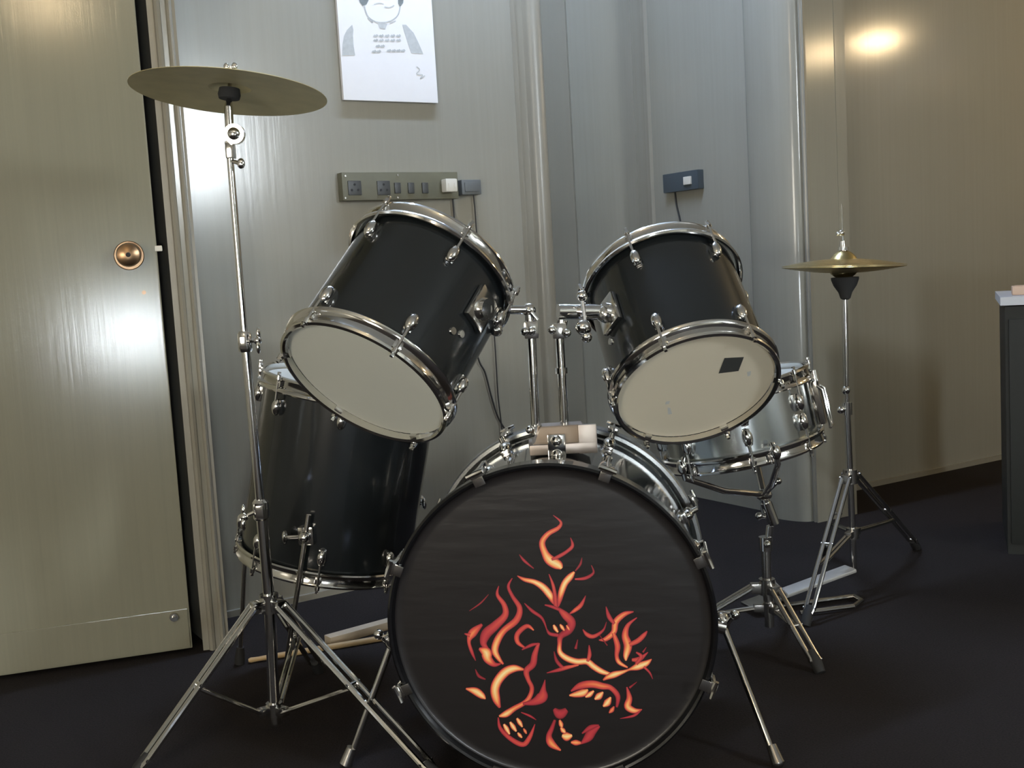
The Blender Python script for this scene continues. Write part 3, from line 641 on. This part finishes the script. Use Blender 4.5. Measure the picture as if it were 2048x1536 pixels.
# ================================================================ CRASH CYMBAL AND STAND
def cymbal(name, c_, n_, R, label, cat, mat, group=None, bell=0.032, bow=0.022, th=0.0012, up=1):
    root = empty(name, c_, frame_of(n_)); tag(root, label, cat, group)
    prof = [(0.006, bell+bow), (0.35*R*0.3, bell+bow-0.001)]
    prof = []
    rb = R*0.22
    for i in range(9): a_ = i/8; r_ = 0.006 + (rb-0.006)*a_; prof.append((r_, bow*0.85 + bell*math.cos(a_*PI/2)**0.8*0.85))
    for i in range(1, 15): a_ = i/14; r_ = rb + (R-rb)*a_; prof.append((r_, bow*0.85*(1-a_**1.5)))
    ring = prof + [(r_, h-th) for r_, h in prof[::-1]]
    m_ = MB(); m_.lathe([(r_, h*up) for r_, h in ring], 96, closed=True); m_.build('cymbal_disc', mat, root)
    g = MB()
    for i in range(9): r_ = rb + (R-rb)*(0.12+i*0.1); h = bow*0.85*(1-((r_-rb)/(R-rb))**1.5); g.lathe([(r_, (h+0.0001)*up), (r_+0.0012, (h-0.0002+0.0005)*up), (r_+0.0024, (h-0.0001)*up)], 96)
    g.build('lathe_grooves', mat, root)
    return root
CRc, CRn = V((-0.5213, 2.262, 1.306)), V((0.1019, 0.0932, 0.9904)).normalized()
crash = cymbal('crash_cymbal', CRc, CRn, 0.190, 'bronze crash cymbal tilted on the tall stand at upper left', 'cymbal', M['brassdark'], bell=0.016, bow=0.012)
# centre logo stamp, dark, on the underside
Y0 = 2.24
def a_(x, y, Y=Y0): return at(x, y, Y)
base = V((a_(546, 1470).x, 2.232, 0))
st = empty('cymbal_stand', base); tag(st, 'tall chrome cymbal stand with double braced tripod legs in front of the floor tom', 'cymbal stand')
def part(mb, name, mat, parent, root):
    o = mb.build(name, mat)
    if parent is root: o.parent = root; o.matrix_parent_inverse = Matrix.Translation(-root.location)
    else: o.parent = parent; o.matrix_parent_inverse = Matrix.Identity(4)
    return o
p_hub, p_col, p_1, p_2, p_tilt, p_top = a_(549, 1418), a_(539, 1205), a_(522, 1018), a_(490, 682), a_(459, 300), CRc + CRn*0.0
mb = MB(); mb.tube([p_hub - V((0, 0, 0.03)), p_hub, p_col, p_1], 0.0115, 18); lower = part(mb, 'lower_tube', M['chrome'], st, st)
mb = MB(); mb.tube([p_1, p_1.lerp(p_2, 0.5), p_2], 0.0092, 18); part(mb, 'middle_tube', M['chrome'], st, st)
mb = MB(); mb.tube([p_2, p_2.lerp(p_tilt, 0.4), p_tilt], 0.0068, 18); part(mb, 'upper_tube', M['chrome'], st, st)
for p, w1, rr in ((p_1, V((-0.032, -0.012, -0.012)), 0.0165), (p_2, V((0.028, -0.012, 0.0)), 0.014)):
    mb = MB(); mb.tube([p - UZ*0.022, p - UZ*0.018, p + UZ*0.014, p + UZ*0.02], [rr*0.8, rr, rr, rr*0.7], 18)
    mb.box(p + V((0, -0.012, -0.003)), 0.016, 0.014, 0.026, bev=0.003)
    cl = part(mb, 'height_clamp', M['chrome'], st, st)
    mb = MB(); mb.cyl(p, p+w1, 0.0042); mb.ball(p + w1, 0.0085); e_ = V((0, 0.35, 0.94)); mb.ball(p + w1*1.05 + e_*0.014, 0.008, (0.6, 0.8, 1.6)); mb.ball(p + w1*1.05 - e_*0.014, 0.008, (0.6, 0.8, 1.6)); part(mb, 'wing_nut', M['chrome'], cl, st)
mb = MB(); tl = a_(469, 268, 2.225); mb.cyl(tl - V((0, 0.006, 0)), tl + V((0, 0.010, 0)), 0.0195, 0.0195, 28); mb.ball(tl - V((0, 0.008, 0)), 0.012, (1, 0.5, 1)); mb.box(a_(461, 300), 0.018, 0.018, 0.034, bev=0.004)
mb.tube([a_(461, 290), a_(462, 268)], 0.009, 14)
tilt = part(mb, 'tilter', M['chrome'], st, st)
mb = MB(); w_ = a_(482, 327, 2.22); mb.cyl(a_(462, 322), w_, 0.004); mb.ball(w_, 0.008, (1, .6, 1.3)); part(mb, 'wing_screw', M['chrome'], tilt, st)
mb = MB(); mb.tube([a_(460, 275), a_(457, 215), CRc - CRn*0.01, CRc + CRn*0.052], [0.0085, 0.0085, 0.0045, 0.0035], 14); part(mb, 'cymbal_rod', M['chrome'], st, st)
mb = MB(); mb.lathe([(0.0045, -0.012), (0.020, -0.012), (0.022, -0.004), (0.020, 0.008), (0.0045, 0.010)], 24, CRc, CRn); mb.lathe([(0.0045, 0.026), (0.016, 0.026), (0.017, 0.036), (0.0045, 0.038)], 24, CRc, CRn); part(mb, 'felt_washer', M['felt'], st, st)
mb = MB(); mb.cyl(CRc + CRn*0.040, CRc + CRn*0.048, 0.006); mb.ball(CRc + CRn*0.052 + V((0.008, 0, 0)), 0.006, (1, .5, 1.2)); mb.ball(CRc + CRn*0.052 - V((0.008, 0, 0)), 0.006, (1, .5, 1.2)); part(mb, 'wing_nut', M['chrome'], st, st)
def tripod(root, col_p, hub_p, feet, sep=0.010, strip=0.0052, mat=M['chromed'], brace_at=0.5, flat=False):
    mb = MB(); mb.tube([col_p - UZ*0.02, col_p + UZ*0.018], [0.019, 0.019], 20); 
    for f_ in feet:
        d = V((f_.x-col_p.x, f_.y-col_p.y, 0)).normalized(); mb.box(col_p + d*0.024 - UZ*0.004, 0.030, 0.022, 0.024, d, V((-d.y, d.x, 0)), UZ, bev=0.003)
    part(mb, 'leg_collar', mat, root, root)
    mb = MB(); mb.tube([hub_p - UZ*0.014, hub_p + UZ*0.014], [0.017, 0.017], 20)
    for f_ in feet:
        d = V((f_.x-col_p.x, f_.y-col_p.y, 0)).normalized(); mb.box(hub_p + d*0.022, 0.028, 0.020, 0.018, d, V((-d.y, d.x, 0)), UZ, bev=0.003)
    part(mb, 'hub_collar', mat, root, root)
    for f_ in feet:
        d = V((f_.x-col_p.x, f_.y-col_p.y, 0)).normalized(); s_ = V((-d.y, d.x, 0)); t0 = col_p + d*0.034; t1 = V((f_.x, f_.y, 0.014)); mb = MB()
        dn_ = (t1-t0).normalized(); up_ = s_.cross(dn_).normalized()
        for k_ in (-1, 1): mb.tube([t0 + s_*sep*k_, t0.lerp(t1, 0.45) + s_*sep*k_ , t0.lerp(t1, 0.93) + s_*sep*k_, t1 + s_*sep*0.3*k_], strip, 10)
        for u_ in (0.0, 0.48, 0.92): q = t0.lerp(t1, u_); mb.cyl(q - s_*(sep+0.006), q + s_*(sep+0.006), 0.0045)
        leg = part(mb, 'leg', mat, root, root)
        mb = MB(); q = t0.lerp(t1, brace_at); h_ = hub_p + d*0.030
        for k_ in (-1, 1): mb.tube([h_ + s_*sep*0.55*k_, q + s_*sep*0.55*k_], strip*0.75, 8)
        part(mb, 'leg_brace', mat, leg, root)
        mb = MB(); mb.tube([V((f_.x, f_.y, 0.006)) + dn_*0.008, V((f_.x, f_.y, 0.012)) - dn_*0.012, V((f_.x, f_.y, 0.014)) - dn_*0.04], [0.012, 0.014, 0.010], 14); part(mb, 'rubber_foot', M['rubber'], leg, root)
ctr = V((p_col.x, p_col.y, 0))
fL = fl(272, 1560); fR = fl(880, 1572)
fB = ctr + V((0.02, 0.36, 0))
tripod(st, p_col, p_hub, [fL, fR, fB], sep=0.011, strip=0.0062, mat=M['chrome'])

# ================================================================ HI-HAT
YH = 3.0
def hh(x, y, Y=YH): return at(x, y, Y)
hb = hh(1709, 1195, 2.98); hb = V((hh(1706, 1100).x, 3.0, 0))
hs = empty('hi_hat_stand', hb); tag(hs, 'slim chrome hi hat stand with foot pedal at the right', 'cymbal stand')
h_top, h_mid, h_col, h_hub = hh(1690, 590), hh(1694, 818), hh(1700, 952), hh(1705, 1066)
mb = MB(); mb.tube([h_mid, h_col, h_hub, V((h_hub.x, h_hub.y, 0.06))], 0.0088, 16); part(mb, 'lower_tube', M['chrome'], hs, hs)
mb = MB(); mb.tube([h_top, h_mid], 0.0066, 16); part(mb, 'upper_tube', M['chrome'], hs, hs)
mb = MB(); mb.tube([hh(1683, 408), hh(1688, 520), h_top], 0.0028, 10); part(mb, 'pull_rod', M['chrome'], hs, hs)
mb = MB(); mb.tube([h_mid - UZ*0.015, h_mid + UZ*0.018], 0.0135, 16); mb.ball(h_mid + V((-0.02, -0.01, 0)), 0.010); mb.cyl(h_mid, h_mid + V((-0.02, -0.01, 0)), 0.005); part(mb, 'height_clamp', M['chrome'], hs, hs)
mb = MB(); mb.ball(hh(1692, 780), 0.011, (1, 1, 1.2)); part(mb, 'memory_lock', M['chrome'], hs, hs)
mb = MB(); mb.lathe([(0.007, -0.050), (0.013, -0.046), (0.018, -0.030), (0.030, -0.012), (0.036, 0.004), (0.036, 0.010), (0.005, 0.012)], 28, hh(1690, 562), (0, 0, 1)); part(mb, 'cymbal_seat', M['felt'], hs, hs)
mb = MB(); mb.tube([hh(1688, 512), hh(1685, 482)], [0.011, 0.007], 16); mb.ball(hh(1683, 466), 0.009); mb.ball(hh(1676, 468), 0.006); mb.tube([hh(1687, 500), hh(1687, 494)], 0.014, 16); part(mb, 'clutch', M['chrome'], hs, hs)
hc = hh(1687, 531); hz = hc.z
hn = V((0.035, 0.0, 1)).normalized()
cymbal('hi_hat_cymbal', hc + hn*0.0005, hn, 0.160, 'upper bronze hi hat cymbal catching a bright highlight', 'cymbal', M['brass'], 'hi hat pair', bell=0.026, bow=0.020)
cymbal('hi_hat_cymbal', hc - hn*0.004, hn, 0.160, 'lower upturned hi hat cymbal just above the dark cone seat', 'cymbal', M['brass'], 'hi hat pair', bell=0.018, bow=0.018, up=-1)
hfR, hfL = fl(1832, 1086, 0.02), fl(1612, 1236, 0.02); hfB = V((h_col.x+0.03, 3.37, 0))
tripod(hs, h_col, h_hub, [V((hfR.x, hfR.y, 0)), V((hfL.x, hfL.y, 0)), hfB], sep=0.010, strip=0.0058, brace_at=0.62)
# pedal
heel, toe = fl(1492, 1214, 0.02), at(1702, 1137, 2.95); dd = (toe-heel).normalized(); ss = V((-dd.y, dd.x, 0)).normalized(); uu = dd.cross(ss)
mb = MB(); L_ = (toe-heel).length; hpl = 0.30
mb.box(heel.lerp(toe, hpl/2), L_*hpl*0.92, 0.070, 0.008, dd, ss, uu, bev=0.003); part(mb, 'heel_plate', M['chromed'], hs, hs)
mb = MB(); mb.box(heel.lerp(toe, (1+hpl)/2), L_*(1-hpl), 0.052, 0.010, dd, ss, uu, bev=0.004)
part(mb, 'footboard', M['pale'], hs, hs)
mb = MB(); g0, g1 = fl(1560, 1212, 0.01), fl(1708, 1192, 0.01); g2, g3 = fl(1600, 1226, 0.01), fl(1708, 1212, 0.01)
mb.tube([g0, g1], 0.006, 10); mb.tube([g2, g3], 0.006, 10); mb.tube([g1, (g1+g3)/2 + V((0.02, 0, 0)), g3], 0.006, 10); part(mb, 'pedal_frame', M['chromed'], hs, hs)
mb = MB(); mb.cyl(V((h_hub.x, h_hub.y, 0.06)), toe, 0.004); part(mb, 'pedal_chain', M['chromed'], hs, hs)

# ================================================================ SNARE STAND
YS = 2.60
def s3(x, y, Y=YS): return at(x, y, Y)
sj, scol, shub = s3(1528, 990), s3(1534, 1172), s3(1538, 1215)
sb_ = V((s3(1534, 1190).x, YS, 0))
sst = empty('snare_stand', sb_); tag(sst, 'chrome snare stand with basket arms under the steel snare', 'drum stand')
mb = MB(); mb.tube([s3(1532, 1100), scol, shub, V((shub.x, shub.y, 0.05))], 0.0115, 16); part(mb, 'lower_tube', M['chromed'], sst, sst)
mb = MB(); mb.tube([s3(1540, 1052), s3(1534, 1108)], 0.0088, 16); mb.tube([s3(1532, 1005), s3(1548, 1048)], 0.0135, 16); mb.cyl(sj, s3(1534, 1012), 0.010); part(mb, 'upper_tube', M['chrome'], sst, sst)
mb = MB(); q = s3(1531, 1085); mb.tube([q - UZ*0.018, q + UZ*0.014], 0.016, 16); mb.ball(q + V((0, -0.018, 0)), 0.009); part(mb, 'height_clamp', M['chrome'], sst, sst)
mb = MB(); mb.ball(s3(1518, 1032), 0.009); mb.cyl(s3(1536, 1035), s3(1518, 1032), 0.004); part(mb, 'wing_screw', M['chrome'], sst, sst)
mb = MB(); mb.ball(sj, 0.014, (1.4, 1, 1)); mb.cyl(sj, s3(1556, 962), 0.005); mb.ball(s3(1556, 962), 0.009); part(mb, 'basket_hub', M['chrome'], sst, sst)
SR = 0.196; sn_in = SNc + SNn*(-0.012)
u1 = V((1, 0, 0)) - SNn*SNn.x; u1.normalize(); u2 = SNn.cross(u1)
def rimp(dx, dy, z_=-0.014): return SNc + u1*dx + u2*dy + SNn*z_
for tip in (rimp(-0.155, -0.12), rimp(0.03, -0.196), rimp(0.06, 0.19)):
    mid = sj.lerp(tip, 0.55) - SNn*0.012; d_ = (tip-sj); d_.normalize(); out = (tip - SNc); out = (out - SNn*out.dot(SNn)).normalized()
    mb = MB(); mb.tube([sj, mid, tip + out*0.006, tip + out*0.008 + SNn*0.030, tip - out*0.004 + SNn*0.044], [0.008, 0.0075, 0.0065, 0.0065, 0.006], 12)
    arm = part(mb, 'basket_arm', M['chrome'], sst, sst)
    mb = MB(); mb.ball(tip + out*0.008 + SNn*0.026, 0.0115, (1, 1, 1.5), ax=SNn); part(mb, 'arm_grip', M['chrome'], arm, sst)
sfF = fl(1638, 1345); sfL = V((scol.x-0.27, 2.62, 0)); sfB = V((scol.x+0.12, 2.93, 0))
tripod(sst, scol, shub, [V((sfF.x, sfF.y, 0)), sfL, sfB], sep=0.010, strip=0.0058)

# ================================================================ CABINET, FLOOR ODDMENTS
# cabinet: near left corner upright, top at about desk height
cbp = xy(fl(2016, 1108)); ztop = at(2010, 594, cbp.y).z
cab = empty('cabinet', cbp); tag(cab, 'black cabinet with pale top at the right edge', 'cabinet')
cx1 = cbp + dR*0.0; ax1 = V((0.93, -0.37, 0)).normalized(); ax2 = V((0.37, 0.93, 0))
def cpt(a__, b__): return ax1*a__ + ax2*b__
mb = MB(); mb.prism([cpt(0, 0), cpt(0.7, 0), cpt(0.7, 0.42), cpt(0, 0.42)], 0.0, ztop-0.028); mb.build('body', M['cabinet'], cab)
mb = MB(); mb.prism([cpt(-0.012, -0.015), cpt(0.715, -0.015), cpt(0.715, 0.435), cpt(-0.012, 0.435)], ztop-0.024, ztop); mb.build('cabinet_top', M['cabtop'], cab)
for s_ in (0, 1):
    mb = MB(); c_ = cpt(0.175+0.35*s_, -0.006) + V((0, 0, (ztop-0.03)/2)); mb.box(c_, 0.33, 0.014, ztop-0.10, ax1, ax2, UZ, bev=0.002); d_ = mb.build('cabinet_door', M['cabinet'], cab)
    mb = MB(); q = cpt(0.30+0.10*s_, -0.022) + V((0, 0, ztop*0.6)); mb.ball(q, 0.011); mb.cyl(q, q + ax2*0.012, 0.005); mb.build('knob', M['chromed'], d_)
bxp = cbp + cpt(0.12, 0.15) + V((0, 0, ztop))
q = onplane(2040, 582, cbp + cpt(0, 0.1), ax2); q = V((q.x, q.y, ztop))
mb = MB(); mb.box(q + V((0.03, 0.0, 0.0135)), 0.10, 0.07, 0.026, ax1, ax2, UZ, bev=0.003); mb.box(q + V((0.03, 0.0, 0.0265)), 0.085, 0.055, 0.002, ax1, ax2, UZ)
tag(mb.build('small_box', M['tan']), 'small tan box lying on the pale cabinet top', 'box')
# batten and stick lying on the carpet behind the bass drum
a0, a1 = fl(655, 1281, 0.012), fl(815, 1237, 0.012); d_ = (a1-a0).normalized(); s_ = V((-d_.y, d_.x, 0))
mb = MB(); mb.box((a0+a1)/2, (a1-a0).length, 0.034, 0.022, d_, s_, UZ, bev=0.003)
tag(mb.build('wooden_batten', M['wood']), 'thick pale wooden batten lying on the carpet behind the bass drum', 'wood')
a0, a1 = fl(497, 1321, 0.008), fl(815, 1268, 0.008)
mb = MB(); L_ = 8; mb.tube([a0.lerp(a1, t_) for t_ in (0, 0.015, 0.03, 0.06, 0.15, 0.5, 0.98, 1.0)], [0.004, 0.0065, 0.0060, 0.0055, 0.0068, 0.0075, 0.0075, 0.006], 14)
tag(mb.build('drumstick', M['stick']), 'thin brown drumstick lying on the carpet nearer than the pale batten', 'drumstick')

# ================================================================ LIGHTS OF THE ROOM, PLUS AN ADDED FILL PANEL
def window(name, c_, d, n, w, h, mat, label):
    m_ = MB(); m_.box(c_, w, 0.01, h, d, n, UZ); r = tag(m_.build(name, mat), label, kind='structure')
    m_ = MB()
    for k_ in (-1, 1): m_.box(c_ + d*(w/2+0.025)*k_ + n*0.01, 0.05, 0.05, h+0.1, d, n, UZ, bev=0.004); m_.box(c_ + UZ*(h/2+0.025)*k_ + n*0.01, w, 0.05, 0.05, d, n, UZ, bev=0.004)
    m_.box(c_ + n*0.01, 0.03, 0.03, h, d, n, UZ); m_.build('window_frame', M['trim'], r); return r
window('window_1', V((0.51, -2.585, 0.64)), V((-1, 0, 0)), V((0, 1, 0)), 0.30, 0.32, M['glass_lit'], 'window behind the viewpoint')
window('window_2', V((R_end.x-0.01, -1.30, 2.1)), V((0, 1, 0)), V((-1, 0, 0)), 0.55, 0.75, M['glass_lit2'], 'side window')
M['fill_glow'] = simple('fill_panel_glow', (0.8, 0.8, 0.8), 0.5, em=(1.0, 0.92, 0.78), ems=14.0)
window('added_fill_panel', V((-1.9, -2.585, 1.25)), V((-1, 0, 0)), V((0, 1, 0)), 1.3, 1.2, M['fill_glow'], 'wide added fill panel behind the viewpoint')  # unseen glowing panel, added only to brighten the tom undersides
# ceiling fluorescent above the alcove
def fixture(loc, d, L_, label, mat=M['tube']):
    r = empty('ceiling_tube_light', loc); tag(r, label, 'ceiling light', 'ceiling tube lights'); s_ = V((-d.y, d.x, 0))
    m_ = MB(); m_.box((0, 0, -0.02), L_+0.06, 0.07, 0.04, d, s_, UZ, bev=0.004); m_.build('housing', M['white'], r)
    m_ = MB(); m_.tube([d*(-L_/2) - UZ*0.058, d*(L_/2) - UZ*0.058], 0.018, 14); m_.build('tube', mat, r)
fixture(V((0.10, 3.28, ZC)), dW, 1.2, 'long ceiling tube light above the drum kit')
def bulb(loc, label, cord, r_=0.032):
    r = empty('pendant_bulb', loc); tag(r, label, 'lamp', 'warm bulbs')
    m_ = MB(); m_.ball((0, 0, 0), r_, (1, 1, 1.15), 20); m_.build('glass_bulb', M['bulb'], r)
    m_ = MB(); m_.cyl((0, 0, r_), (0, 0, r_+0.05), 0.016, 0.014); m_.build('lamp_holder', M['socket'], r)
    m_ = MB(); m_.cyl((0, 0, r_+0.05), (0, 0, cord), 0.003); m_.build('cord', M['cable'], r)
bulb(V((-0.41, -0.15, 2.315)), 'warm pendant bulb behind the viewpoint', ZC-2.315)
bulb(V((3.45, 4.02, 2.05)), 'warm pendant bulb at the right of the room, nearer the back wall', ZC-2.05)
bulb(V((3.45, 3.32, 1.98)), 'warm pendant bulb at the right of the room, farther from the back wall', ZC-1.98, 0.026)
w = bpy.data.worlds.new('World'); bpy.context.scene.world = w; w.use_nodes = True
w.node_tree.nodes['Background'].inputs['Color'].default_value = (0.02, 0.02, 0.022, 1); w.node_tree.nodes['Background'].inputs['Strength'].default_value = 0.2

# ================================================================ CAMERA
cam = bpy.data.cameras.new('Camera'); co = bpy.data.objects.new('Camera', cam); col.objects.link(co)
cam.sensor_width = 36.0; cam.sensor_fit = 'HORIZONTAL'; cam.lens = 36.0*FPX/2048.0; cam.clip_start = 0.02
co.matrix_world = Matrix.Translation(CP) @ Matrix((RI, UP, -FW)).transposed().to_4x4()
sc_ = bpy.context.scene; sc_.camera = co
sc_.view_settings.view_transform = 'Standard'; sc_.view_settings.look = 'None'; sc_.view_settings.gamma = 1.0
sc_.view_settings.use_curve_mapping = False; sc_.view_settings.exposure = 0.35
